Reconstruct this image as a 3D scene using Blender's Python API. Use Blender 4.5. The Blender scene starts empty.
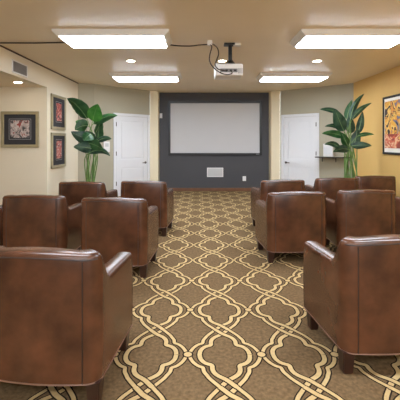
import bpy, bmesh, math, random
from mathutils import Vector, Matrix
random.seed(7)
PI = math.pi
F, CX, HY, H = 350.0, 199.0, 142.0, 1.33      # focal length in px, horizon, eye height
CEIL = 2.67
sc = bpy.context.scene
COL = sc.collection

def P(px, py, Y):                             # a photo pixel at distance Y -> point
    return Vector(((px-CX)*Y/F, Y, H+(HY-py)*Y/F))

# ------------------------------------------------------------------ materials
def srgb(r, g, b):
    f = lambda c: (c/255/12.92) if c/255 <= .04045 else ((c/255+.055)/1.055)**2.4
    return (f(r), f(g), f(b), 1)
def mat(name, col, rough=.6, var=0.0, scale=8.0, metal=0, bump=0, bscale=200, spec=.5, coat=0, col2=None, detail=4, coords='Object'):
    m = bpy.data.materials.new(name); m.use_nodes = True
    nt = m.node_tree; b = nt.nodes['Principled BSDF']
    c = srgb(*col)
    b.inputs['Base Color'].default_value = c
    b.inputs['Roughness'].default_value = rough
    b.inputs['Metallic'].default_value = metal
    b.inputs['Specular IOR Level'].default_value = spec
    b.inputs['Coat Weight'].default_value = coat
    b.inputs['Coat Roughness'].default_value = .25
    tc = nt.nodes.new('ShaderNodeTexCoord')
    if var or col2:
        n = nt.nodes.new('ShaderNodeTexNoise'); n.inputs['Scale'].default_value = scale; n.inputs['Detail'].default_value = detail
        nt.links.new(tc.outputs[coords], n.inputs['Vector'])
        r = nt.nodes.new('ShaderNodeValToRGB')
        r.color_ramp.elements[0].position = .3; r.color_ramp.elements[1].position = .7
        if col2: r.color_ramp.elements[0].color = c; r.color_ramp.elements[1].color = srgb(*col2)
        else:
            r.color_ramp.elements[0].color = tuple(x*(1-var) for x in c[:3])+(1,)
            r.color_ramp.elements[1].color = tuple(min(1, x*(1+var)) for x in c[:3])+(1,)
        nt.links.new(n.outputs['Fac'], r.inputs['Fac']); nt.links.new(r.outputs['Color'], b.inputs['Base Color'])
    if bump:
        n = nt.nodes.new('ShaderNodeTexNoise'); n.inputs['Scale'].default_value = bscale; n.inputs['Detail'].default_value = 3
        nt.links.new(tc.outputs[coords], n.inputs['Vector'])
        bp = nt.nodes.new('ShaderNodeBump'); bp.inputs['Strength'].default_value = bump; bp.inputs['Distance'].default_value = .01
        nt.links.new(n.outputs['Fac'], bp.inputs['Height']); nt.links.new(bp.outputs['Normal'], b.inputs['Normal'])
    return m
def emit(name, col, strength):
    m = bpy.data.materials.new(name); m.use_nodes = True
    b = m.node_tree.nodes['Principled BSDF']
    b.inputs['Base Color'].default_value = (.9, .9, .9, 1)
    b.inputs['Emission Color'].default_value = srgb(*col); b.inputs['Emission Strength'].default_value = strength
    return m
def art(name, stops, scale, seed, dist=1.5, lower=None):
    m = bpy.data.materials.new(name); m.use_nodes = True
    nt = m.node_tree; b = nt.nodes['Principled BSDF']; b.inputs['Roughness'].default_value = .35
    tc = nt.nodes.new('ShaderNodeTexCoord'); mp = nt.nodes.new('ShaderNodeMapping')
    mp.inputs['Location'].default_value = (seed, seed*1.7, seed*.3)
    nt.links.new(tc.outputs['Object'], mp.inputs['Vector'])
    n = nt.nodes.new('ShaderNodeTexNoise'); n.inputs['Scale'].default_value = scale; n.inputs['Detail'].default_value = 2.5
    n.inputs['Distortion'].default_value = dist
    nt.links.new(mp.outputs['Vector'], n.inputs['Vector'])
    r = nt.nodes.new('ShaderNodeValToRGB'); cr = r.color_ramp; cr.interpolation = 'CONSTANT'
    for i, (p, c) in enumerate(stops):
        e = cr.elements[i] if i < 2 else cr.elements.new(p)
        e.position = p; e.color = srgb(*c)
    nt.links.new(n.outputs['Fac'], r.inputs['Fac'])
    nt.links.new(r.outputs['Color'], b.inputs['Base Color'])
    return m

M = {}
M['ceiling'] = mat('ceiling_paint', (236, 220, 193), .42, .03, 1.2, bump=.02, bscale=60)
M['cream'] = mat('cream_paint', (228, 217, 194), .75, .015, 2, bump=.02)
M['greige'] = mat('greige_paint', (170, 164, 144), .75, .015, 2, bump=.02)
M['mustard'] = mat('mustard_paint', (219, 179, 108), .7, .02, 2, bump=.02)
M['charcoal'] = mat('charcoal_paint', (70, 70, 74), .7, .03, 2, bump=.02)
M['column'] = mat('pale_cream_paint', (226, 214, 184), .7, .015, 2)
M['white'] = mat('white_paint', (222, 223, 226), .45, .01, 4)
M['bronze'] = mat('dark_bronze', (74, 66, 58), .35, .05, 30, metal=.7)
M['fixture'] = mat('white_enamel', (232, 230, 226), .4, .01, 4)
M['lens'] = emit('light_diffuser', (232, 242, 255), 10.0)
M['bulb'] = emit('downlight_lamp', (255, 244, 225), 16.0)
M['wood'] = mat('brown_wood', (110, 72, 46), .45, .2, 6)
M['darkwood'] = mat('dark_stained_wood', (52, 30, 22), .35, .2, 9)
M['leather'] = mat('brown_leather', (58, 34, 22), .26, scale=5.0, col2=(98, 60, 39), bump=.008, bscale=120, coat=.0, spec=.55, detail=5)
M['seam'] = mat('dark_leather_seam', (42, 25, 18), .5, .1, 20)
M['welt'] = mat('tan_leather_welt', (118, 84, 64), .4, .1, 20)
M['black'] = mat('black_satin', (22, 22, 24), .4, .05, 20)
M['blackmetal'] = mat('black_metal', (20, 20, 22), .35, .05, 20, metal=.3)
M['screen'] = mat('screen_fabric', (196, 196, 198), .85, .008, 3)
M['plastic'] = mat('white_plastic', (228, 226, 224), .4, .01, 5)
M['greyplastic'] = mat('grey_plastic', (120, 120, 122), .5, .05, 8)
M['grille'] = mat('pale_grille', (196, 196, 196), .6, .02, 30)
M['slat'] = mat('grey_slat', (150, 147, 145), .5, .05, 8)
M['chrome'] = mat('brushed_steel', (150, 148, 145), .28, .05, 40, metal=.9)
M['cable'] = mat('dark_cable', (52, 40, 32), .5, .1, 30)
M['brownbead'] = mat('dark_brown_bead', (84, 58, 36), .5, .1, 10)
M['leaf'] = mat('deep_green_leaf', (38, 84, 50), .32, scale=9, col2=(70, 122, 70))
M['leafdark'] = mat('blue_green_leaf', (36, 68, 52), .32, scale=9, col2=(78, 112, 88))
M['leafbright'] = mat('bright_green_leaf', (64, 130, 58), .35, scale=9, col2=(104, 164, 82))
M['stem'] = mat('green_stem', (100, 134, 70), .45, .2, 12)
M['rib'] = mat('pale_leaf_midrib', (128, 160, 104), .45, .1, 12)
M['pot'] = mat('dark_planter', (60, 52, 46), .5, .1, 6)
M['soil'] = mat('potting_soil', (50, 38, 28), .95, .3, 40)
M['champagne'] = mat('champagne_frame', (168, 156, 124), .35, .08, 12, metal=.25)
M['mat_dark'] = mat('charcoal_mat_board', (50, 50, 54), .8, .05, 60)
M['matline'] = mat('pale_mat_line', (150, 148, 150), .7, .02, 20)
M['paper'] = mat('white_mat_board', (240, 236, 228), .8, .01, 20)
M['shelf'] = mat('dark_shelf_wood', (66, 60, 52), .35, .1, 8)
M['glass_dark'] = mat('dark_device_glass', (40, 42, 46), .15, .05, 8)
M['ground'] = mat('carpet_brown', (94, 75, 51), .95, scale=45, col2=(124, 101, 72), bump=.25, bscale=500, spec=.1, detail=6)
M['line_cream'] = mat('carpet_cream', (192, 165, 118), .95, .08, 40, bump=.2, bscale=500, spec=.1)
M['line_dark'] = mat('carpet_outline', (40, 30, 23), .95, .1, 40, spec=.1)
M['art_grey'] = art('collage_art', [(0, (60, 58, 60)), (.4, (120, 112, 112)), (.48, (176, 160, 156)), (.56, (200, 190, 186)), (.63, (150, 66, 60)), (.68, (90, 84, 84))], 9, 3.1)
M['art_red'] = art('red_portrait_art', [(0, (60, 40, 44)), (.4, (150, 50, 48)), (.5, (190, 84, 74)), (.57, (206, 160, 150)), (.65, (120, 40, 44))], 9, 5.3)
M['art_red2'] = art('red_figure_art', [(0, (70, 40, 44)), (.4, (170, 58, 54)), (.48, (196, 110, 98)), (.56, (214, 180, 168)), (.64, (120, 44, 48))], 9, 8.9)
M['art_pop'] = art('painted_abstract_art', [(0, (40, 34, 48)), (.35, (110, 116, 150)), (.42, (206, 120, 48)), (.44, (228, 170, 70)), (.50, (236, 196, 112)), (.54, (58, 34, 44)), (.58, (226, 150, 66)), (.66, (130, 130, 156))], 4.2, 3.4, 1.0)
M['art_low'] = art('painted_red_band_art', [(0, (150, 60, 50)), (.4, (208, 98, 70)), (.5, (232, 190, 150)), (.58, (190, 80, 66)), (.68, (232, 200, 90))], 7, 4.4, 1.0)

# ------------------------------------------------------------------ mesh helpers
def link(name, bm, m=None, parent=None, smooth=False, angle=35, loc=None):
    me = bpy.data.meshes.new(name)
    bmesh.ops.recalc_face_normals(bm, faces=bm.faces)
    bm.to_mesh(me); bm.free()
    if m is not None:
        for x in (m if isinstance(m, (list, tuple)) else [m]): me.materials.append(x)
    if smooth:
        me.polygons.foreach_set('use_smooth', [True]*len(me.polygons))
        me.set_sharp_from_angle(angle=math.radians(angle))
    o = bpy.data.objects.new(name, me); COL.objects.link(o)
    if parent: o.parent = parent
    if loc: o.location = loc
    return o
def box(bm, x0, x1, y0, y1, z0, z1, bev=0, seg=2, mtx=None, mi=0):
    r = bmesh.ops.create_cube(bm, size=1)
    vs = r['verts']
    for v in vs:
        v.co = Vector((x0+(v.co.x+.5)*(x1-x0), y0+(v.co.y+.5)*(y1-y0), z0+(v.co.z+.5)*(z1-z0)))
    fs = set(f for v in vs for f in v.link_faces)
    for f in fs: f.material_index = mi
    if bev:
        es = set(e for v in vs for e in v.link_edges)
        rr = bmesh.ops.bevel(bm, geom=list(es), offset=bev, segments=seg, affect='EDGES', profile=.5, material=mi)
        vs = list({v for f in rr['faces'] for v in f.verts} | {v for v in vs if v.is_valid})
    if mtx is not None:
        bmesh.ops.transform(bm, matrix=mtx, verts=[v for v in vs if v.is_valid])
def quad(bm, pts, mi=0):
    f = bm.faces.new([bm.verts.new(p) for p in pts]); f.material_index = mi; return f
def prism(bm, poly, z0, z1):
    a = [bm.verts.new((x, y, z0)) for x, y in poly]; b = [bm.verts.new((x, y, z1)) for x, y in poly]
    n = len(poly)
    bm.faces.new(a[::-1]); bm.faces.new(b)
    for i in range(n): bm.faces.new((a[i], a[(i+1) % n], b[(i+1) % n], b[i]))
def tube(bm, pts, r, n=8, closed=False):
    pts = [Vector(p) for p in pts]; rings = []
    N = len(pts); up = None
    for i, p in enumerate(pts):
        t = (pts[min(i+1, N-1)]-pts[max(i-1, 0)])
        if t.length < 1e-9: t = Vector((0, 0, 1))
        t.normalize()
        if up is None:
            up = Vector((0, 0, 1)) if abs(t.z) < .9 else Vector((1, 0, 0))
        s = t.cross(up)
        if s.length < 1e-6: s = t.orthogonal()
        s.normalize(); up = s.cross(t).normalized()
        rr = r(i/(N-1)) if callable(r) else r
        rings.append([bm.verts.new(p+(s*math.cos(2*PI*k/n)+up*math.sin(2*PI*k/n))*rr) for k in range(n)])
    for a, b in zip(rings, rings[1:]):
        for k in range(n): bm.faces.new((a[k], a[(k+1) % n], b[(k+1) % n], b[k]))
    bm.faces.new(rings[0][::-1]); bm.faces.new(rings[-1])
def lathe(bm, prof, n=24, c=(0, 0, 0)):
    rings = []
    for r, z in prof:
        rings.append([bm.verts.new((c[0]+r*math.cos(2*PI*k/n), c[1]+r*math.sin(2*PI*k/n), c[2]+z)) for k in range(n)])
    for a, b in zip(rings, rings[1:]):
        for k in range(n): bm.faces.new((a[k], a[(k+1) % n], b[(k+1) % n], b[k]))
    bm.faces.new(rings[0][::-1]); bm.faces.new(rings[-1])
def bez(p0, p1, p2, p3=None, n=12):
    out = []
    for i in range(n+1):
        t = i/n
        if p3 is None: out.append(p0*(1-t)**2+p1*2*t*(1-t)+p2*t*t)
        else: out.append(p0*(1-t)**3+p1*3*t*(1-t)**2+p2*3*t*t*(1-t)+p3*t**3)
    return out
def spline(pts, n=8):                         # Catmull-Rom through points
    pts = [Vector(p) for p in pts]; q = [pts[0]]+pts+[pts[-1]]; out = []
    for i in range(1, len(q)-2):
        for k in range(n):
            t = k/n; a, b, c, d = q[i-1:i+3]
            out.append(.5*((2*b)+(c-a)*t+(2*a-5*b+4*c-d)*t*t+(3*b-a-3*c+d)*t**3))
    out.append(pts[-1]); return out
def tag(o, label, cat, group=None, kind=None):
    o['label'] = label; o['category'] = cat
    if group: o['group'] = group
    if kind: o['kind'] = kind
    return o
def empty(name, loc=(0, 0, 0), rz=0):
    o = bpy.data.objects.new(name, None); COL.objects.link(o)
    o.location = loc; o.rotation_euler = (0, 0, rz); o.empty_display_size = .1
    return o
def struct(name, bm, m, label=None, cat=None, parent=None, smooth=False):
    o = link(name, bm, m, parent, smooth)
    if parent is None:
        o['kind'] = 'structure'
        o['label'] = label; o['category'] = cat
    return o
def copy_tree(o, parent=None):
    c = o.copy(); COL.objects.link(c)
    if parent: c.parent = parent
    for ch in list(o.children): copy_tree(ch, c)
    return c

# ------------------------------------------------------------------ room outline
XL, XR = -2.75, 3.51
LC = (XL, 7.95); LA = (-2.42, 8.09); LB = (-1.288, 9.20)         # left corner, bend, column
RC = (XR, 7.95); RA = (3.28, 8.20); RB = (2.13, 9.20)
CLX, CRX = -1.075, 1.895                                          # inner faces of the columns
GY = 9.50                                                         # grey wall
AY = 6.33; AX = -5.2; AZ = 2.32                                   # alcove on the left: far wall, side, soffit height
BY = -3.2                                                         # wall behind

def slab_wall(name, a, b, z0, z1, m, label, th=.1):
    """wall whose room face runs from a to b (room on the right hand side of a->b)"""
    d = Vector((b[0]-a[0], b[1]-a[1])); n = Vector((-d.y, d.x)).normalized()*th
    bm = bmesh.new(); prism(bm, [a, b, (b[0]+n.x, b[1]+n.y), (a[0]+n.x, a[1]+n.y)], z0, z1)
    return struct(name, bm, m, label, 'wall')

# floor: one mesh, the woven pattern as thin raised ribbons of pile
W = .4587; XM = .16                       # column pitch, centre of a medallion column
Lr = .5815; Y0 = F*H/(355-HY)             # row pitch, centre of a medallion row
F1 = [(0, .341), (.06, .332), (.10, .312), (.13, .285), (.152, .250), (.165, .215), (.175, .190), (.195, .178), (.23, .178), (.27, .170), (.31, .146), (.345, .105), (.38, .045), (.41, 0), (.455, -.05), (.5, -.10)]
F2 = [(0, .484), (.04, .472), (.085, .453), (.13, .424), (.165, .390), (.188, .360), (.202, .332), (.212, .306), (.228, .294), (.255, .291), (.29, .280), (.33, .252), (.365, .230), (.405, .195), (.45, .150), (.5, .10)]
def strand(pts, n=30):
    full = [Vector((u, v)) for v, u in pts]
    q = [full[0]+(full[0]-full[1])]+full+[full[-1]+(full[-1]-full[-2])]
    out = []
    for i in range(1, len(q)-2):
        for k in range(3):
            t = k/3; a, b, c, d = q[i-1:i+3]
            out.append(.5*((2*b)+(c-a)*t+(2*a-5*b+4*c-d)*t*t+(3*b-a-3*c+d)*t**3))
    out.append(full[-1]); return out
bm = bmesh.new()
quad(bm, [(AX-.1, BY-.1, 0), (XR+.1, BY-.1, 0), (XR+.1, 9.7, 0), (AX-.1, 9.7, 0)], 0)
def ribbon(pts, w, z, mi):
    L = []
    for i, p in enumerate(pts):
        t = pts[min(i+1, len(pts)-1)]-pts[max(i-1, 0)]; t.normalize(); n = Vector((-t.y, t.x))
        L.append((bm.verts.new((p.x+n.x*w, p.y+n.y*w, z)), bm.verts.new((p.x-n.x*w, p.y-n.y*w, z))))
    for a, b in zip(L, L[1:]):
        f = bm.faces.new((a[0], a[1], b[1], b[0])); f.material_index = mi
S1, S2 = strand(F1), strand(F2)
for ci in range(-11, 8):
    for ri in range(-4, 13):
        cx, cy = XM+ci*W, Y0+ri*Lr
        if cx > 3.45 or cy > 9.3 or (cx < XL-.1 and cy > AY) or cy < .3: continue
        for half in (1, -1):
            for s in (1, -1):
                over = (s == half)
                zb = .0022 if over else .0006
                for pts, w in ((S1, .0135), (S2, .0108)):
                    q = [Vector((cx+s*p.x*W, cy+half*p.y*Lr)) for p in pts]
                    ribbon(q, w+.0082, zb, 2); ribbon(q, w, zb+.0008, 1)
        for r, z, mi in ((.033, .0036, 2), (.024, .0042, 1)):
            f = bm.faces.new([bm.verts.new((cx+W/2+r*1.05*math.cos(k*PI/8), cy+r*math.sin(k*PI/8), z)) for k in range(16)]); f.material_index = mi
me = bpy.data.meshes.new('floor'); bm.normal_update()
for f in bm.faces:
    if f.normal.z < 0: f.normal_flip()
bm.to_mesh(me); bm.free()
for k in ('ground', 'line_cream', 'line_dark'): me.materials.append(M[k])
o = bpy.data.objects.new('floor', me); COL.objects.link(o)
o['kind'] = 'structure'; o['label'] = 'brown carpet floor woven with cream interlaced quatrefoil lattice'; o['category'] = 'floor'

# ceiling and walls
bm = bmesh.new()
box(bm, XL-.1, XR+.1, BY-.1, 9.7, CEIL, CEIL+.1)
struct('ceiling', bm, M['ceiling'], 'tan painted ceiling over the whole theatre room', 'ceiling')
bm = bmesh.new(); box(bm, AX-.1, XL-.1, BY-.1, AY+.1, AZ, AZ+.1)
struct('ceiling_alcove', bm, M['ceiling'], 'low ceiling of the alcove at the left', 'ceiling')
slab_wall('wall_left', (XL, AY), LC, 0, CEIL, M['cream'], 'cream left wall carrying two small framed pictures')
bm = bmesh.new(); box(bm, XL-.1, XL, BY, AY, AZ, CEIL)
struct('wall_left_header', bm, M['cream'], 'cream header above the alcove opening at left', 'wall')
slab_wall('wall_alcove', (AX, AY), (XL-.1, AY), 0, AZ, M['cream'], 'cream alcove wall facing the camera with large picture')
slab_wall('wall_alcove_side', (AX, BY), (AX, AY), 0, AZ, M['cream'], 'cream side wall of the alcove')
slab_wall('wall_left_return', LC, LA, 0, CEIL, M['greige'], 'narrow greige wall piece behind the left plant')
slab_wall('wall_left_angled', LA, LB, 0, CEIL, M['greige'], 'angled greige wall holding the left white door')
slab_wall('wall_right_angled', RB, RA, 0, CEIL, M['greige'], 'angled greige wall holding the right white door')
slab_wall('wall_right_return', RA, RC, 0, CEIL, M['greige'], 'narrow greige wall piece behind the right plant')
slab_wall('wall_right', RC, (XR, BY), 0, CEIL, M['mustard'], 'mustard yellow right wall with black framed poster')
slab_wall('wall_front', (CLX-.1, GY), (CRX+.1, GY), 0, CEIL, M['charcoal'], 'charcoal accent wall behind the projection screen')
bm = bmesh.new(); WX0, WX1, WZ0, WZ1 = -2.6, 3.0, .95, 2.35
for x0, x1, z0, z1 in ((AX, WX0, 0, CEIL), (WX1, XR, 0, CEIL), (WX0, WX1, 0, WZ0), (WX0, WX1, WZ1, CEIL)): box(bm, x0, x1, BY-.1, BY, z0, z1)
struct('wall_rear', bm, M['cream'], 'cream wall at the rear of the room around the added wide window', 'wall')
bm = bmesh.new()  # window added behind the camera so world light fills the room
for k in range(5):
    x = WX0+(WX1-WX0)*k/4; box(bm, x-.03, x+.03, BY-.08, BY-.02, WZ0, WZ1, .004)
for z in (WZ0+.03, WZ1-.03): box(bm, WX0, WX1, BY-.081, BY-.019, z-.03, z+.03, .004)
struct('added_window_1', bm, M['white'], 'added white framed wide window in the unseen rear wall, for fill light', 'window')
for i, (x0, x1, nm) in enumerate(((LB[0], CLX, 'left'), (CRX, RB[0], 'right'))):
    bm = bmesh.new(); box(bm, x0, x1, 9.20, GY+.1, 0, CEIL, .008)
    struct('trim_%d' % (i+1), bm, M['column'], 'pale cream pilaster at the %s of the charcoal wall' % nm, 'pilaster')
bm = bmesh.new(); box(bm, CLX, CRX, GY-.02, GY, 0, .085, .004)
struct('baseboard_front', bm, M['wood'], 'brown wood baseboard under the charcoal wall', 'baseboard')
bm = bmesh.new(); tube(bm, [(XL+.006, y, CEIL-.008) for y in (0, 2, 4, 6, 7.94)], .012, 8)
struct('trim_3', bm, M['brownbead'], 'thin dark brown bead where left wall meets ceiling', 'trim')
bm = bmesh.new(); box(bm, XR-.014, XR, BY, 7.9, 0, .085, .003)
struct('baseboard_right', bm, M['wood'], 'brown wood baseboard along the mustard wall', 'baseboard')
bm = bmesh.new(); box(bm, XL, XL+.014, AY, 7.9, 0, .085, .003)
struct('baseboard_left', bm, M['wood'], 'brown wood baseboard along the cream left wall', 'baseboard')

# ------------------------------------------------------------------ doors in the angled walls
def on_line(a, b, px):                         # distance along a->b where the line is seen at px
    k = (px-CX)/F; d = Vector((b[0]-a[0], b[1]-a[1]))
    t = (k*a[1]-a[0])/(d.x-k*d.y); return t*d.length
def door(n, a, b, p0, p1, handle_side, label):
    d = Vector((b[0]-a[0], b[1]-a[1])); L0, L1 = on_line(a, b, p0), on_line(a, b, p1)
    th = math.atan2(d.y, d.x)
    root = empty('door_%d' % n, (a[0], a[1], 0), th); root['kind'] = 'structure'; root['label'] = label; root['category'] = 'door'
    T = 2.035; cw = .065                        # local x along the wall, -y into the room
    bm = bmesh.new()
    box(bm, L0, L0+cw, -.030, 0, 0, T, .004); box(bm, L1-cw, L1, -.030, 0, 0, T, .004); box(bm, L0, L1, -.0305, 0, T-cw, T, .004)
    link('casing', bm, M['white'], root)
    s0, s1 = L0+cw+.006, L1-cw-.006
    bm = bmesh.new()
    w = s1-s0; st = .125
    rails = [(.006, .20), (.70, .90), (1.85, T-cw-.006)]
    box(bm, s0, s0+st, -.022, 0, .006, T-cw-.006, .003); box(bm, s1-st, s1, -.022, 0, .006, T-cw-.006, .003)
    for z0, z1 in rails: box(bm, s0+st-.004, s1-st+.004, -.0218, 0, z0, z1, .003)
    slab = link('slab', bm, M['white'], root)
    for z0, z1 in ((.20, .70), (.90, 1.85)):
        bm = bmesh.new()
        box(bm, s0+st-.01, s1-st+.01, -.004, .0, z0-.01, z1+.01)
        box(bm, s0+st+.035, s1-st-.035, -.011, -.001, z0+.035, z1-.035, .006)
        link('door_panel', bm, M['white'], root)
    hx = s1-.06 if handle_side > 0 else s0+.06
    hr = empty('handle', (hx, 0, .80)); hr.parent = root
    bm = bmesh.new(); tube(bm, [(0, -.020, 0), (0, -.034, 0)], .030, 16); link('rosette', bm, M['bronze'], hr, True)
    bm = bmesh.new(); tube(bm, [(0, -.03, 0), (0, -.07, 0), (-handle_side*.012, -.078, 0), (-handle_side*.12, -.076, -.002)], .011, 10); link('lever', bm, M['bronze'], hr, True, 60)
    gx = s0-.003 if handle_side > 0 else s1+.003
    for z in (.32, 1.05, 1.76):
        bm = bmesh.new(); tube(bm, [(gx, -.032, z-.05), (gx, -.032, z+.05)], .010, 8); link('hinge', bm, M['bronze'], root, True)
    return root
door(1, LA, LB, 113.2, 149.0, 1, 'white two panel door in the angled wall left of the screen')
door(2, RB, RA, 281.8, 319.3, -1, 'white two panel door in the angled wall right of the screen')

# ------------------------------------------------------------------ screen and charcoal wall fittings
def gp(px, py, y=GY): return P(px, py, y)
a, b = gp(168.2, 100.8, GY-.05), gp(262, 155.3, GY-.05)
root = empty('projection_screen', ((a.x+b.x)/2, GY, b.z))
tag(root, 'wide blank projection screen in black frame on charcoal wall', 'screen')
hw = (b.x-a.x)/2; hh = a.z-b.z; fw = .062
bm = bmesh.new()
box(bm, -hw, hw, -.05, 0, 0, fw, .006); box(bm, -hw, hw, -.05, 0, hh-fw, hh, .006)
box(bm, -hw, -hw+fw, -.0495, 0, 0, hh, .006); box(bm, hw-fw, hw, -.0495, 0, 0, hh, .006)
fr = link('frame', bm, M['black'], root)
bm = bmesh.new(); box(bm, -hw+fw-.01, hw-fw+.01, -.03, -.01, fw-.01, hh-fw+.01); link('screen_fabric', bm, M['screen'], root)
bm = bmesh.new(); box(bm, hw-.16, hw-.07, -.053, -.049, .02, .042, .001); link('badge', bm, M['greyplastic'], root)['label'] = 'small grey maker badge on the frame'

a, b = gp(207, 167.7), gp(223.2, 176.9)
root = empty('wall_speaker', ((a.x+b.x)/2, GY, b.z)); tag(root, 'pale grey rectangular speaker grille on charcoal wall below screen', 'speaker')
w, h = (b.x-a.x)/2, a.z-b.z
bm = bmesh.new()
box(bm, -w, w, -.02, 0, 0, .02, .003); box(bm, -w, w, -.02, 0, h-.02, h, .003); box(bm, -w, -w+.02, -.0195, 0, 0, h, .003); box(bm, w-.02, w, -.0195, 0, 0, h, .003)
link('frame', bm, M['plastic'], root)
bm = bmesh.new(); box(bm, -w+.015, w-.015, -.015, 0, .015, h-.015)
for k in range(1, 14): box(bm, -w+.02, w-.02, -.017, -.014, .02+(h-.04)*k/14-.003, .02+(h-.04)*k/14+.003)
link('grille', bm, M['grille'], root)

def plate(name, a, b, y, label, cat, holes):
    root = empty(name, ((a.x+b.x)/2, y, b.z)); tag(root, label, cat); w, h = (b.x-a.x)/2, a.z-b.z
    bm = bmesh.new(); box(bm, -w, w, -.012, 0, 0, h, .004); link('cover_plate', bm, M['plastic'], root)
    for hz in holes:
        bm = bmesh.new(); box(bm, -w*.5, w*.5, -.016, -.011, h*hz-h*.13, h*hz+h*.13, .003); link('socket', bm, M['white'], root)
    return root
plate('wall_outlet', gp(242.6, 176.2), gp(246, 180.9), GY, 'small white power outlet low on the charcoal wall', 'outlet', (.3, .7))
plate('volume_control', gp(159.6, 113.3), gp(162.3, 118.2), GY, 'small white control plate beside the screen, high on charcoal wall', 'control', (.5,))

# ------------------------------------------------------------------ ceiling lights
def fixture(x0, x1, y0, y1, label, proto=None):
    """x0..x1, y0..y1 = lens rectangle"""
    if proto: r = copy_tree(proto)
    else:
        r = empty('ceiling_light')
        lw, ld = (x1-x0)/2, (y1-y0)/2; dz = -.077
        def frus(bm, A, B):                     # two rectangles (hw, hd, z)
            va = [bm.verts.new((sx*A[0], sy*A[1], A[2])) for sx, sy in ((-1, -1), (1, -1), (1, 1), (-1, 1))]
            vb = [bm.verts.new((sx*B[0], sy*B[1], B[2])) for sx, sy in ((-1, -1), (1, -1), (1, 1), (-1, 1))]
            for i in range(4): bm.faces.new((va[i], va[(i+1) % 4], vb[(i+1) % 4], vb[i]))
            return va, vb
        bm = bmesh.new()
        va, vb = frus(bm, (lw+.075, ld+.03, 0), (lw+.07, ld+.028, -.03)); bm.faces.new(va)
        v2, v3 = frus(bm, (lw+.07, ld+.028, -.03), (lw+.018, ld+.012, dz))
        v4, v5 = frus(bm, (lw+.018, ld+.012, dz), (lw, ld, dz-.002))
        v6, v7 = frus(bm, (lw, ld, dz-.002), (lw, ld, dz+.03)); bm.faces.new(v7)
        bmesh.ops.remove_doubles(bm, verts=bm.verts, dist=1e-5)
        link('housing', bm, M['fixture'], r)
        bm = bmesh.new(); box(bm, -lw+.001, lw-.001, -ld+.001, ld-.001, dz-.014, dz+.012, .006, 3)
        link('diffuser', bm, M['lens'], r)['label'] = 'glowing white diffuser lens'
    r.location = ((x0+x1)/2, (y0+y1)/2, CEIL)
    return tag(r, label, 'ceiling light', 'fluorescent ceiling lights')
l0 = fixture(-1.67, -.43, 4.17, 4.65, 'large lit ceiling light at left, the one the dark cable reaches')
fixture(1.285, 2.525, 4.17, 4.65, 'large lit ceiling light nearer at right, cut by the frame edge', l0)
fixture(-1.67, -.43, 6.78, 7.26, 'lit ceiling light at left farther off, above the left door', l0)
fixture(1.26, 2.50, 6.78, 7.26, 'lit ceiling light at right farther off, above the right door', l0)
fixture(-1.67, -.43, 1.5, 1.98, 'added fill ceiling light over the rear left chairs, out of view', l0)  # this pair is added above the frame as fill
fixture(1.285, 2.525, 1.5, 1.98, 'added fill ceiling light over the rear right chairs, out of view', l0)
fixture(-1.67, -.43, -1.2, -.72, 'added fill ceiling light at the unseen back left of the room', l0)  # second added pair, unseen behind the camera, also fill
fixture(1.285, 2.525, -1.2, -.72, 'added fill ceiling light at the unseen back right of the room', l0)

def downlight(x, y, z, label, proto=None):
    if proto: r = copy_tree(proto)
    else:
        r = empty('downlight')
        bm = bmesh.new()
        prof = [(.062, 0), (.088, 0), (.09, -.004), (.084, -.009), (.062, -.010), (.062, 0)]
        n = 28; rings = [[bm.verts.new((q*math.cos(2*PI*k/n), q*math.sin(2*PI*k/n), zz)) for k in range(n)] for q, zz in prof]
        for A, B in zip(rings, rings[1:]):
            for k in range(n): bm.faces.new((A[k], A[(k+1) % n], B[(k+1) % n], B[k]))
        link('trim_ring', bm, M['fixture'], r, True)
        bm = bmesh.new(); lathe(bm, [(.0615, -.001), (.0615, -.006), (.03, -.008)], 24); link('lamp', bm, M['bulb'], r, True)
    r.location = (x, y, z)
    return tag(r, label, 'downlight', 'recessed ceiling downlights')
def dl(px, py): return 1.34*F/(HY-py)
d0 = downlight((131-CX)*dl(0, 60.5)/F, dl(0, 60.5), CEIL, 'round recessed downlight between the two left ceiling lights')
downlight((317-CX)*dl(0, 60.7)/F, dl(0, 60.7), CEIL, 'round recessed downlight between the two right ceiling lights', d0)
downlight((222.3-CX)*dl(0, 60.6)/F, dl(0, 60.6), CEIL, 'round recessed downlight just behind the projector mount', d0)
downlight(-181*(.99*F/60)/F, .99*F/60, AZ, 'round recessed downlight in the low alcove ceiling at left', d0)

# ------------------------------------------------------------------ projector, cables
py_ = 4.62
root = empty('projector', P(228, 70, py_+.15)); root.location.z = CEIL
tag(root, 'white projector hanging from the ceiling on a black mount', 'projector')
top = H+(HY-63.2)*py_/F; bot = top-.165
def rel(z): return z-CEIL
hwid = 14.1*py_/F
bm = bmesh.new(); box(bm, -hwid, hwid, -.15, .17, rel(bot), rel(top), .022, 4); link('body', bm, M['plastic'], root, True, 30)
bm = bmesh.new(); box(bm, -hwid*.62, hwid*.62, -.153, -.145, rel(bot)+.045, rel(bot)+.095, .003); pp = link('connector_panel', bm, M['greyplastic'], root)
pp['label'] = 'grey connector panel on the projector rear'
for k in range(4):
    bm = bmesh.new(); box(bm, -.10+k*.055, -.07+k*.055, -.157, -.152, rel(bot)+.06, rel(bot)+.08); link('socket', bm, M['black'], pp)
bm = bmesh.new(); tube(bm, [(.10, .165, rel(bot)+.07), (.10, .20, rel(bot)+.07)], .045, 20); link('lens', bm, M['black'], root, True)
bm = bmesh.new()
for k in range(4): box(bm, hwid*.66+k*.016, hwid*.66+k*.016+.007, -.152, -.146, rel(bot)+.03, rel(bot)+.10)
link('vent', bm, M['greyplastic'], root)
mount = empty('ceiling_mount', (0.03, 0, 0)); mount.parent = root
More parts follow.
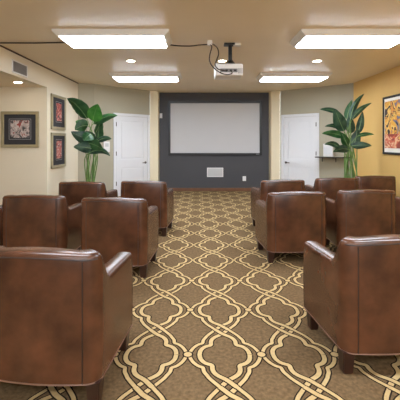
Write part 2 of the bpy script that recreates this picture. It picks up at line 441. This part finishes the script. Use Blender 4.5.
bm = bmesh.new(); box(bm, -.085, .06, -.06, .06, -.026, 0, .006); link('ceiling_plate', bm, M['blackmetal'], mount)
bm = bmesh.new(); tube(bm, [(0, 0, -.02), (0, 0, rel(top)+.06)], .026, 16); link('pole', bm, M['blackmetal'], mount, True)
bm = bmesh.new(); lathe(bm, [(.03, .075), (.05, .05), (.075, .02), (.125, .006), (.125, 0)], 24, (0, 0, rel(top))); link('mount_head', bm, M['blackmetal'], mount, True)
bm = bmesh.new(); box(bm, -.16, .13, -.09, .09, rel(top)-.001, rel(top)+.010, .003); link('mount_bracket', bm, M['blackmetal'], mount)

r = empty('ceiling_outlet', (P(237, 45, 4.76).x, 4.76, CEIL)); tag(r, 'small white ceiling outlet box beside the projector mount', 'outlet')
bm = bmesh.new(); box(bm, -.05, .05, -.035, .035, -.035, 0, .006); link('box', bm, M['plastic'], r)
bm = bmesh.new(); tube(bm, spline([(-.05, 0, -.018), (-.075, 0, -.022), (-.085, 0, -.012)]), .011, 8); link('plug', bm, M['black'], r, True)

cy = 4.70
bm = bmesh.new(); tube(bm, [(XL+.02, cy, CEIL-.010), (-2.2, cy, CEIL-.011), (-1.785, cy-.02, CEIL-.010)], .009, 8)
tag(link('cable', bm, M['cable'], None, True, 60), 'dark cable across the ceiling from left wall to ceiling light', 'cable')
root = empty('projector_cable', (0, 0, 0)); tag(root, 'black cable running from ceiling light and looping into the projector', 'cable')
bm = bmesh.new(); tube(bm, spline([P(168, 44.6, 4.66), P(178, 45.8, 4.68), P(190, 46.0, 4.68), P(200, 44.9, 4.66), P(209, 44.4, 4.62)]), .009, 8); link('ceiling_run', bm, M['cable'], root, True, 60)
bm = bmesh.new(); tube(bm, spline([P(209, 44.4, 4.62), P(211.8, 46.5, 4.58), P(210, 54, 4.53), P(209.5, 60, 4.51), P(211.5, 65, 4.49), P(215, 69, 4.47), P(221, 73, 4.44), P(227, 74.5, 4.43), P(232, 73.3, 4.44), P(231, 71, 4.455)]), .0075, 8); link('loop', bm, M['cable'], root, True, 60)
bm = bmesh.new(); tube(bm, spline([P(209, 44.4, 4.62), P(213, 44.3, 4.60), P(217.3, 48, 4.56), P(218.6, 54, 4.53), P(216.6, 60, 4.50), P(215.2, 65, 4.475), P(218, 69, 4.46), P(223, 70.2, 4.46), P(227, 71.2, 4.455)]), .0075, 8); link('loop', bm, M['cable'], root, True, 60)
bm = bmesh.new(); p = P(210, 45, 4.62); box(bm, p.x-.035, p.x+.03, p.y-.02, p.y+.02, p.z-.012, CEIL, .003); link('cable_clip', bm, M['plastic'], root)['label'] = 'white ceiling clip'

# ------------------------------------------------------------------ air vent in the header
yv = lambda px: F*XL/(px-CX)
y0, y1 = yv(11.6), yv(26.8)
z1 = H+(HY-58.8)*y0/F; z0 = H+(HY-72.2)*y0/F
r = empty('air_vent', (XL, y0, z0)); tag(r, 'white framed air vent with grey slats high on left header', 'vent')
bm = bmesh.new(); L = y1-y0; hz = z1-z0
box(bm, 0, .014, 0, L, 0, .022, .003); box(bm, 0, .014, 0, L, hz-.022, hz, .003); box(bm, 0, .0135, 0, .022, 0, hz, .003); box(bm, 0, .0135, L-.022, L, 0, hz, .003)
link('frame', bm, M['plastic'], r)
bm = bmesh.new(); box(bm, 0, .003, .01, L-.01, .01, hz-.01); link('back_plate', bm, M['slat'], r)
bm = bmesh.new()
for k in range(11):
    z = .028+k*(hz-.05)/10.5
    mt = Matrix.Translation((.008, L/2, z)) @ Matrix.Rotation(math.radians(-35), 4, 'Y')
    box(bm, -.008, .008, -L/2+.02, L/2-.02, -.0015, .0015, 0, mtx=mt)
link('slats', bm, M['slat'], r)

# ------------------------------------------------------------------ framed pictures
def picture(name, w, h, fw, frame_m, mat_m, artm, loc, rz, label, cat, line=True, mw=None, art2=None):
    """local: x across, -y towards the viewer, z up from the bottom edge"""
    r = empty(name, loc, rz); tag(r, label, cat)
    bm = bmesh.new(); d = .035
    for x0, x1, z0, z1 in ((-w/2, w/2, 0, fw), (-w/2, w/2, h-fw, h)): box(bm, x0, x1, -d, 0, z0, z1, .006)
    for x0, x1 in ((-w/2, -w/2+fw), (w/2-fw, w/2)): box(bm, x0, x1, -d+.0005, 0, 0, h, .006)
    link('frame', bm, frame_m, r)
    bm = bmesh.new(); box(bm, -w/2+fw-.005, w/2-fw+.005, -.018, -.004, fw-.005, h-fw+.005); link('mat_board', bm, mat_m, r)
    ml, mr, mb, mt_ = mw
    if line:
        bm = bmesh.new(); e = .03
        X0, X1, Z0, Z1 = -w/2+ml-e, w/2-mr+e, mb-e, h-mt_+e; t = .008
        box(bm, X0, X1, -.0195, -.017, Z0, Z0+t); box(bm, X0, X1, -.0195, -.017, Z1-t, Z1); box(bm, X0, X0+t, -.0194, -.017, Z0, Z1); box(bm, X1-t, X1, -.0194, -.017, Z0, Z1)
        link('mat_line', bm, M['matline'], r)
    bm = bmesh.new()
    box(bm, -w/2+ml, w/2-mr, -.021, -.016, mb, h-mt_)
    pr = link('print', bm, artm, r)
    if art2:
        bm = bmesh.new(); box(bm, -w/2+ml, w/2-mr, -.022, -.016, mb, mb+(h-mb-mt_)*.30); link('print_band', bm, art2, r)
    return r
a, b = P(.7, 111.3, AY-.03), P(38.6, 147.6, AY-.03)
w = b.x-a.x; h = a.z-b.z
picture('framed_picture', w, h, .055, M['champagne'], M['mat_dark'], M['art_grey'], ((a.x+b.x)/2, AY, b.z), 0, 'square framed grey collage print alone on the alcove wall at left', 'picture', mw=(w*.25, w*.25, h*.27, h*.25))
ya, yb = yv(50.4), yv(64.6); w = yb-ya
for (t, btm, am, lab) in ((93.2, 129.2, 'art_red', 'upper of the two square framed red prints on left wall'), (132.4, 168.8, 'art_red2', 'lower of the two square framed red prints on left wall')):
    z1 = H+(HY-t)*ya/F; z0 = H+(HY-btm)*ya/F; h = z1-z0
    picture('framed_picture', w, h, .055, M['champagne'], M['mat_dark'], M[am], (XL, (ya+yb)/2, z0), PI/2, lab, 'picture', mw=(w*.34, w*.31, h*.26, h*.23))
yp = F*XR/(384.2-CX); z1 = H+(HY-97.6)*yp/F; z0 = H+(HY-154)*yp/F; w = .86
picture('framed_poster', w, z1-z0, .04, M['black'], M['paper'], M['art_pop'], (XR, yp-w/2, z0), -PI/2, 'large colourful painting in black frame on the mustard wall', 'picture', line=False, mw=(.062, .062, .115, .095), art2=M['art_low'])

# ------------------------------------------------------------------ plates, shelf on the angled walls
def wall_frame(a, b):
    d = Vector((b[0]-a[0], b[1]-a[1])); return math.atan2(d.y, d.x), d.normalized()
th, d = wall_frame(LA, LB); s = on_line(LA, LB, 106.5)
r = empty('wall_panel', (LA[0]+d.x*s, LA[1]+d.y*s, 1.09), th); tag(r, 'small white wall panel between the left plant and door', 'wall panel')
bm = bmesh.new(); box(bm, -.08, .08, -.02, 0, 0, .25, .006); link('cover', bm, M['plastic'], r)
bm = bmesh.new(); box(bm, -.045, .045, -.024, -.019, .13, .21, .002); link('display', bm, M['grille'], r)

th, d = wall_frame(RB, RA); s0 = on_line(RB, RA, 319.6)+.01; s1 = (Vector(RA)-Vector(RB)).length-.01
r = empty('wall_shelf', (RB[0]+d.x*s0, RB[1]+d.y*s0, .985), th); tag(r, 'narrow dark shelf on the wall beside the right door', 'shelf')
Ls = s1-s0
rc = Vector(RC)-Vector(r.location[:2]); nn = Vector((-d.y, d.x))
lx = lambda v: (v.dot(d), v.dot(nn))
q = rc*.0+Vector(RA)-Vector(r.location[:2]); e = q.lerp(rc, .97)
(e0, e1), (q0, q1) = lx(e), lx(q)
bm = bmesh.new(); prism(bm, [(0, -.002), (0, -.31), (e0-.16, e1-.20), (e0-.008, e1-.008), (q0-.008, -.003)], -.024, 0)
link('board', bm, M['shelf'], r)
for x in (.06, Ls-.06):
    bm = bmesh.new(); box(bm, x-.01, x+.01, -.20, -.001, -.036, -.024, .002); box(bm, x-.01, x+.01, -.014, -.001, -.13, -.03, .002); link('bracket', bm, M['shelf'], r)
r2 = empty('storage_box', (RB[0]+d.x*(s0+.25), RB[1]+d.y*(s0+.25), .986), th); tag(r2, 'white upright box on the dark shelf behind the right plant', 'box')
bm = bmesh.new(); box(bm, -.13, .11, -.12, -.02, 0, .30, .012); link('body', bm, M['plastic'], r2)
bm = bmesh.new(); box(bm, -.10, .08, -.124, -.119, .05, .26, .004); link('front_panel', bm, M['white'], r2)

# ------------------------------------------------------------------ plants
def leaf(root, base, tip, width, m, bow=(0, 0, .15), roll=0.0, fold=.25, stem_from=None, pt=.5, droop=None):
    """blade from base to tip, bowed; side direction turned by roll about the blade axis"""
    L = (tip-base).length
    mid = (base+tip)/2+Vector(bow)*L
    ax = bez(base, mid, tip, n=14)
    view = Vector((0, -1, 0))
    bm = bmesh.new(); rows = []
    n = len(ax)
    for i, p in enumerate(ax):
        t = i/(n-1)
        T = (ax[min(i+1, n-1)]-ax[max(i-1, 0)]).normalized()
        S = T.cross(view)
        if S.length < .1: S = Vector((1, 0, 0))
        S.normalize(); N = S.cross(T).normalized()
        S2 = S*math.cos(roll)+N*math.sin(roll); N2 = S2.cross(T).normalized()
        if N2.y > 0 and abs(roll) < .01: N2 = -N2
        w = width*.5*(math.sin(PI*min(1, t**.72*.97+.03))**.75)*(1-.15*t)+.002
        if i == n-1: w = .002
        row = []
        for j in (-1, -.55, 0, .55, 1):
            wav = .02*width*math.sin(t*26+j*2)*abs(j)
            row.append(bm.verts.new(p+S2*(w*j)+N2*(-fold*w*abs(j)**1.5*1.0+wav)))
        rows.append(row)
    for a, b in zip(rows, rows[1:]):
        for j in range(4): bm.faces.new((a[j], a[j+1], b[j+1], b[j]))
    bmesh.ops.solidify(bm, geom=list(bm.faces), thickness=.003)
    lf = link('leaf', bm, m, root, True, 60)
    bm = bmesh.new(); tube(bm, ax[:-1], lambda t: .006*(1-.8*t), 6); link('midrib', bm, M['rib'], lf, True)
    return lf
def plant(name, cx, cy, leaves, label, spread, wide=1.0):
    root = empty(name, (cx, cy, 0)); tag(root, label, 'plant')
    bm = bmesh.new(); lathe(bm, [(.13, 0), (.15, .02), (.19, .34), (.20, .36), (.185, .36), (.175, .33), (.0, .33)][:6], 28)
    link('planter', bm, M['pot'], root, True)
    bm = bmesh.new(); lathe(bm, [(.172, .30), (.172, .325), (.02, .335)], 24); link('soil', bm, M['soil'], root, True)
    O = Vector((cx, cy, 0))
    for k, (b, t, w, m, db, dt, bow, roll, fold) in enumerate(leaves):
        w *= wide
        B = P(b[0], b[1], cy+db)-O; T = P(t[0], t[1], cy+dt)-O; w = w*cy/F
        leaf(root, B, T, w, M[m], bow, roll, fold)
        a = 2.4*k; st = Vector((spread*math.cos(a), spread*math.sin(a), .31))
        dirn = (T-B).normalized()
        c1 = st+Vector((st.x*.6, st.y*.6, .5*(B.z-.31)+.1)); c2 = B-dirn*.18+Vector((0, 0, -.12))
        pts = bez(st, c1, c2, B, 16)
        bm = bmesh.new(); tube(bm, pts, lambda t: .013-.007*t, 7); link('stem', bm, M['stem'], root, True)
    return root
LP = [ # base px, tip px, width px, material, depth base, depth tip, bow, roll, fold
 ((86.8, 118.5), (67.0, 98.5), 13.5, 'leaf', 0, -.1, (0.08, 0, .14), .35, .3),
 ((92.5, 121), (98, 104), 13.5, 'leafbright', -.1, -.2, (-.02, -.05, 0), 0, .15),
 ((93.5, 123.5), (117.5, 115.5), 7.5, 'leaf', 0, .0, (.0, 0, .20), .3, .4),
 ((88, 126), (75, 130), 11, 'leaf', -.1, -.25, (0, -.1, .25), .2, .2),
 ((86, 129), (75.5, 121.5), 9, 'leafbright', .05, .0, (0, -.1, .2), 0, .2),
 ((94, 139), (71, 131.5), 11, 'leafdark', -.15, -.3, (0.0, -.1, -.16), -.1, .25),
 ((97, 141), (98.5, 122), 9, 'leaf', 0, .1, (.1, 0, 0), .5, .3),
 ((97, 141.5), (111.5, 139), 5, 'leafdark', -.1, -.1, (.05, 0, .28), .2, .4),
 ((93, 149), (73.5, 147), 9, 'leafdark', -.2, -.3, (0, -.1, .10), -.1, .2),
 ((89, 153), (110, 156), 5.5, 'leafdark', -.2, -.3, (.1, -.1, .36), .1, .3),
 ((88, 143), (103, 149.5), 9, 'leaf', -.2, -.35, (0, 0, .10), -.1, .2),
 ((91, 134), (84, 141), 10, 'leaf', -.25, -.4, (0, -.1, .1), 0, .15),
 ((95, 134), (101, 119), 9, 'leaf', .1, .05, (.1, 0, 0), .4, .3),
 ((93, 141), (86, 131), 9, 'leafdark', .0, -.1, (-.1, -.05, .1), .2, .2),
 ((92, 150), (97, 137), 10, 'leafdark', .05, .0, (.05, 0, 0), .2, .2),
]
plant('tall_plant', (90-CX)*7.0/F, 7.0, LP, 'tall broad leaved green plant standing beside the left white door', .06, 1.22)
RP = [
 ((350.5, 119), (364.3, 93.7), 6.5, 'leafdark', 0, 0, (-.14, 0, .18), .5, .4),
 ((352.5, 119), (371.5, 103), 6, 'leafdark', -.05, -.1, (-.10, 0, .16), .3, .4),
 ((344, 131), (334.5, 108.5), 14, 'leafdark', -.2, -.3, (-.06, -.1, 0), .1, .15),
 ((339, 113), (320, 109.3), 5.5, 'leafdark', -.1, -.1, (0, 0, .14), .2, .4),
 ((351, 133), (349.5, 115), 11, 'leafdark', 0, .05, (0, -.05, 0), .1, .2),
 ((347, 119), (352, 100), 8, 'leaf', .1, .1, (-.06, 0, 0), .2, .3),
 ((342, 129), (325, 126.5), 5, 'leafdark', -.1, -.1, (0, 0, .24), .2, .3),
 ((344, 137), (322, 133.5), 8, 'leaf', -.2, -.3, (0, -.1, .14), .1, .2),
 ((340, 148), (324.5, 144.5), 6, 'leafdark', -.2, -.3, (0, -.1, .26), .1, .3),
 ((358, 136), (374, 134.5), 4.5, 'leaf', -.05, -.1, (0, 0, .16), .2, .3),
 ((358, 133), (362.5, 111.5), 8, 'leafdark', .1, .05, (.05, 0, 0), .4, .2),
 ((352, 146), (371.5, 145.5), 8, 'leafdark', -.15, -.25, (0, -.1, .08), .1, .2),
 ((350, 150), (333, 152), 9, 'leafdark', -.2, -.35, (0, -.1, .2), .1, .2),
 ((353, 147), (357.5, 128), 11, 'leafdark', -.05, .0, (.05, -.05, 0), .3, .2),
 ((348, 146), (341.5, 132.5), 9, 'leaf', -.25, -.35, (-.05, -.1, 0), .1, .2),
]
plant('tall_plant', (351-CX)*6.8/F, 6.8, RP, 'tall broad leaved plant by the shelf against the mustard wall', .10, .92)

# ------------------------------------------------------------------ club chairs
HWD, DP = .336, .58          # half width, depth
YB, YF = -.29, .29
TH, RO, RI = .105, .078, .035
def path():
    """stations (outer point, inner point, top height), right front -> round the back -> left front"""
    st = []
    def top(y, back):
        if back: return .768
        k = min(1, max(0, (y-(YB+.045))/.135)); k = k*k*(3-2*k)
        return .768-(.768-.610)*k - max(0, (y-(-.08))/.37)*.006
    right = []
    ys = [YF, YF-.02, .2, .12, .05, -.02, -.07, -.10, -.125, -.15, -.17, YB+RO]
    for y in ys:
        iy = max(y, YB+TH+RI)
        right.append((Vector((HWD, y)), Vector((HWD-TH, iy if y > YB+RO else iy)), top(y, False)))
    for k in range(1, 9):
        a = k/8*PI/2
        o = Vector((HWD-RO+RO*math.cos(a), YB+RO-RO*math.sin(a)))
        i = Vector((HWD-TH-RI+RI*math.cos(a), YB+TH+RI-RI*math.sin(a)))
        right.append((o, i, top(o.y, False) if o.y > YB+.045 else .768))
    back = []
    xs = [HWD-RO-.008, .19, .1, 0, -.1, -.19, -(HWD-RO-.008)]
    for x in xs:
        bul = .022*(1-(x/(HWD-RO))**2)
        back.append((Vector((x, YB-bul)), Vector((x*(HWD-TH-RI)/(HWD-RO), YB+TH)), .768+.010*(1-(x/.245)**2)))
    left = [(Vector((-o.x, o.y)), Vector((-i.x, i.y)), h) for o, i, h in reversed(right)]
    return right, back, left
def shell(stations, cap0, cap1, zb=.125):
    bm = bmesh.new(); rings = []
    prof = [(0, 'b', 0), (0, 'm', .12), (0, 'm', .5), (0, 'm', .85), (0, 't', -.034), (.02, 't', -.017), (.09, 't', -.004), (.22, 't', .001), (.5, 't', .003), (.78, 't', .001), (.91, 't', -.004), (.98, 't', -.017), (1, 't', -.034), (1, 'm', .8), (1, 'm', .4), (1, 'b', 0)]
    for o, i, h in stations:
        ring = []
        for f, kind, v in prof:
            p = o.lerp(i, f)
            if kind == 'b': z = zb
            elif kind == 'm': z = zb+(h-zb)*v
            else: z = h+v
            k = 0
            if f == 0 and kind == 'm': k = -.006 if v == .5 else -.003     # soft outward belly
            n = (o-i); n = n.normalized() if n.length > 1e-6 else Vector((0, -1))
            ring.append(bm.verts.new((p.x-n.x*k, p.y-n.y*k, z)))
        rings.append(ring)
    m = len(prof)
    for a, b in zip(rings, rings[1:]):
        for k in range(m): 
            q = (a[k], a[(k+1) % m], b[(k+1) % m], b[k])
            try: bm.faces.new(q)
            except ValueError: pass
    if cap0: bm.faces.new(rings[0])
    if cap1: bm.faces.new(rings[-1][::-1])
    bmesh.ops.remove_doubles(bm, verts=bm.verts, dist=1e-6)
    return bm
def make_chair():
    root = empty('club_chair')
    right, back, left = path()
    link('backrest', shell([right[-1]]+back+[left[0]], True, True), M['leather'], root, True, 50)
    link('arm', shell(right, True, True), M['leather'], root, True, 50)
    link('arm', shell(left, True, True), M['leather'], root, True, 50)
    bm = bmesh.new(); box(bm, -HWD+TH-.006, HWD-TH+.006, YB+TH-.03, YF-.015, .13, .30, .012); link('seat_base', bm, M['leather'], root, True)
    bm = bmesh.new(); box(bm, -HWD+TH+.004, HWD-TH-.004, YB+TH+.06, YF+.025, .302, .44, .035, 4); link('seat_cushion', bm, M['leather'], root, True, 50)
    bm = bmesh.new(); box(bm, -HWD+TH+.006, HWD-TH-.006, -.045, .045, 0, .33, .035, 4, mtx=Matrix.Translation((0, YB+TH+.045, .425)) @ Matrix.Rotation(math.radians(6), 4, 'X')); link('back_cushion', bm, M['leather'], root, True, 50)
    allst = right+back+left
    off = lambda o, i, e: o+(o-i).normalized()*e
    bm = bmesh.new(); tube(bm, [(*off(o, i, .002), .127) for o, i, h in allst], .0036, 6); link('welt', bm, M['welt'], root, True)['label'] = 'lighter tan piping along the bottom edge'
    bm = bmesh.new(); tube(bm, [(*off(o, i, .0008), h-.026) for o, i, h in allst[14:-14]], .0032, 6); link('welt', bm, M['seam'], root, True)['label'] = 'dark seam under the back edge'
    for st in (right[-1], left[0]):
        o, i, h = st
        bm = bmesh.new(); tube(bm, [(*off(o, i, .002), .13), (*off(o, i, .005), .3), (*off(o, i, .0055), .5), (*off(o, i, .002), h-.035)], .003, 6); link('back_seam', bm, M['seam'], root, True)
    for x, y in ((-.302, -.238), (.302, -.238), (-.292, .235), (.292, .235)):
        bm = bmesh.new(); s = .037
        v0 = [bm.verts.new((x+sx*s*.74, y+sy*s*.74, .0)) for sx, sy in ((-1, -1), (1, -1), (1, 1), (-1, 1))]
        v1 = [bm.verts.new((x+sx*s, y+sy*s, .13)) for sx, sy in ((-1, -1), (1, -1), (1, 1), (-1, 1))]
        bm.faces.new(v0[::-1]); bm.faces.new(v1)
        for k in range(4): bm.faces.new((v0[k], v0[(k+1) % 4], v1[(k+1) % 4], v1[k]))
        bmesh.ops.bevel(bm, geom=list(bm.edges), offset=.004, segments=2, affect='EDGES')
        link('leg', bm, M['darkwood'], root)['label'] = 'dark wood block leg'
    return root
CHAIRS = [  # x of the centre, y of the rear face, turn in degrees, label
 (-.805, 1.76, -6, 'brown leather club chair largest and nearest at the left'),
 (1.13, 2.01, 6, 'brown leather club chair nearest at the right, back cut by frame edge'),
 (-.825, 3.42, -5, 'brown leather club chair beside the aisle in left middle row'),
 (-1.715, 3.60, -2, 'brown leather club chair second from the aisle in left middle row'),
 (-2.545, 3.50, -2, 'brown leather club chair showing only an arm at the left edge'),
 (-.765, 4.93, -6, 'brown leather club chair beside the aisle in left front row, by left door'),
 (-1.615, 4.83, -6, 'brown leather club chair in left front row below the left plant'),
 (1.07, 3.84, 5, 'brown leather club chair beside the aisle in right middle row'),
 (1.94, 4.00, 0, 'brown leather club chair second from the aisle in right middle row'),
 (2.90, 4.30, 0, 'brown leather club chair showing only an arm at the right edge'),
 (1.205, 5.08, 7, 'brown leather club chair beside the aisle in right front row'),
 (2.13, 5.37, 1, 'brown leather club chair in right front row, below the right plant'),
 (2.90, 5.70, 0, 'brown leather club chair farthest right in front row, by mustard wall'),
]
ch0 = make_chair()
for k, (x, yr, deg, lab) in enumerate(CHAIRS):
    c = ch0 if k == 0 else copy_tree(ch0)
    c.location = (x, yr+DP/2, 0); c.rotation_euler = (0, 0, math.radians(deg))
    tag(c, lab, 'chair', 'brown leather club chairs in rows')

# ------------------------------------------------------------------ camera, world, view
cam = bpy.data.cameras.new('camera'); co = bpy.data.objects.new('camera', cam); COL.objects.link(co)
co.location = (0, 0, H); co.rotation_euler = (PI/2, 0, 0)
cam.sensor_width = 36; cam.sensor_fit = 'HORIZONTAL'; cam.lens = 36*F/400
cam.shift_x = (200-CX)/400; cam.shift_y = (HY-200)/400
cam.clip_start = .05
sc.camera = co
w = bpy.data.worlds.new('world'); sc.world = w; w.use_nodes = True
w.node_tree.nodes['Background'].inputs['Color'].default_value = (.93, .97, 1, 1)
w.node_tree.nodes['Background'].inputs['Strength'].default_value = 2.2
vs = sc.view_settings; vs.view_transform = 'Standard'; vs.look = 'None'; vs.gamma = 1; vs.use_curve_mapping = False
vs.exposure = 1.62
sc.cycles.max_bounces = 10; sc.cycles.diffuse_bounces = 6
sc.cycles.use_denoising = True
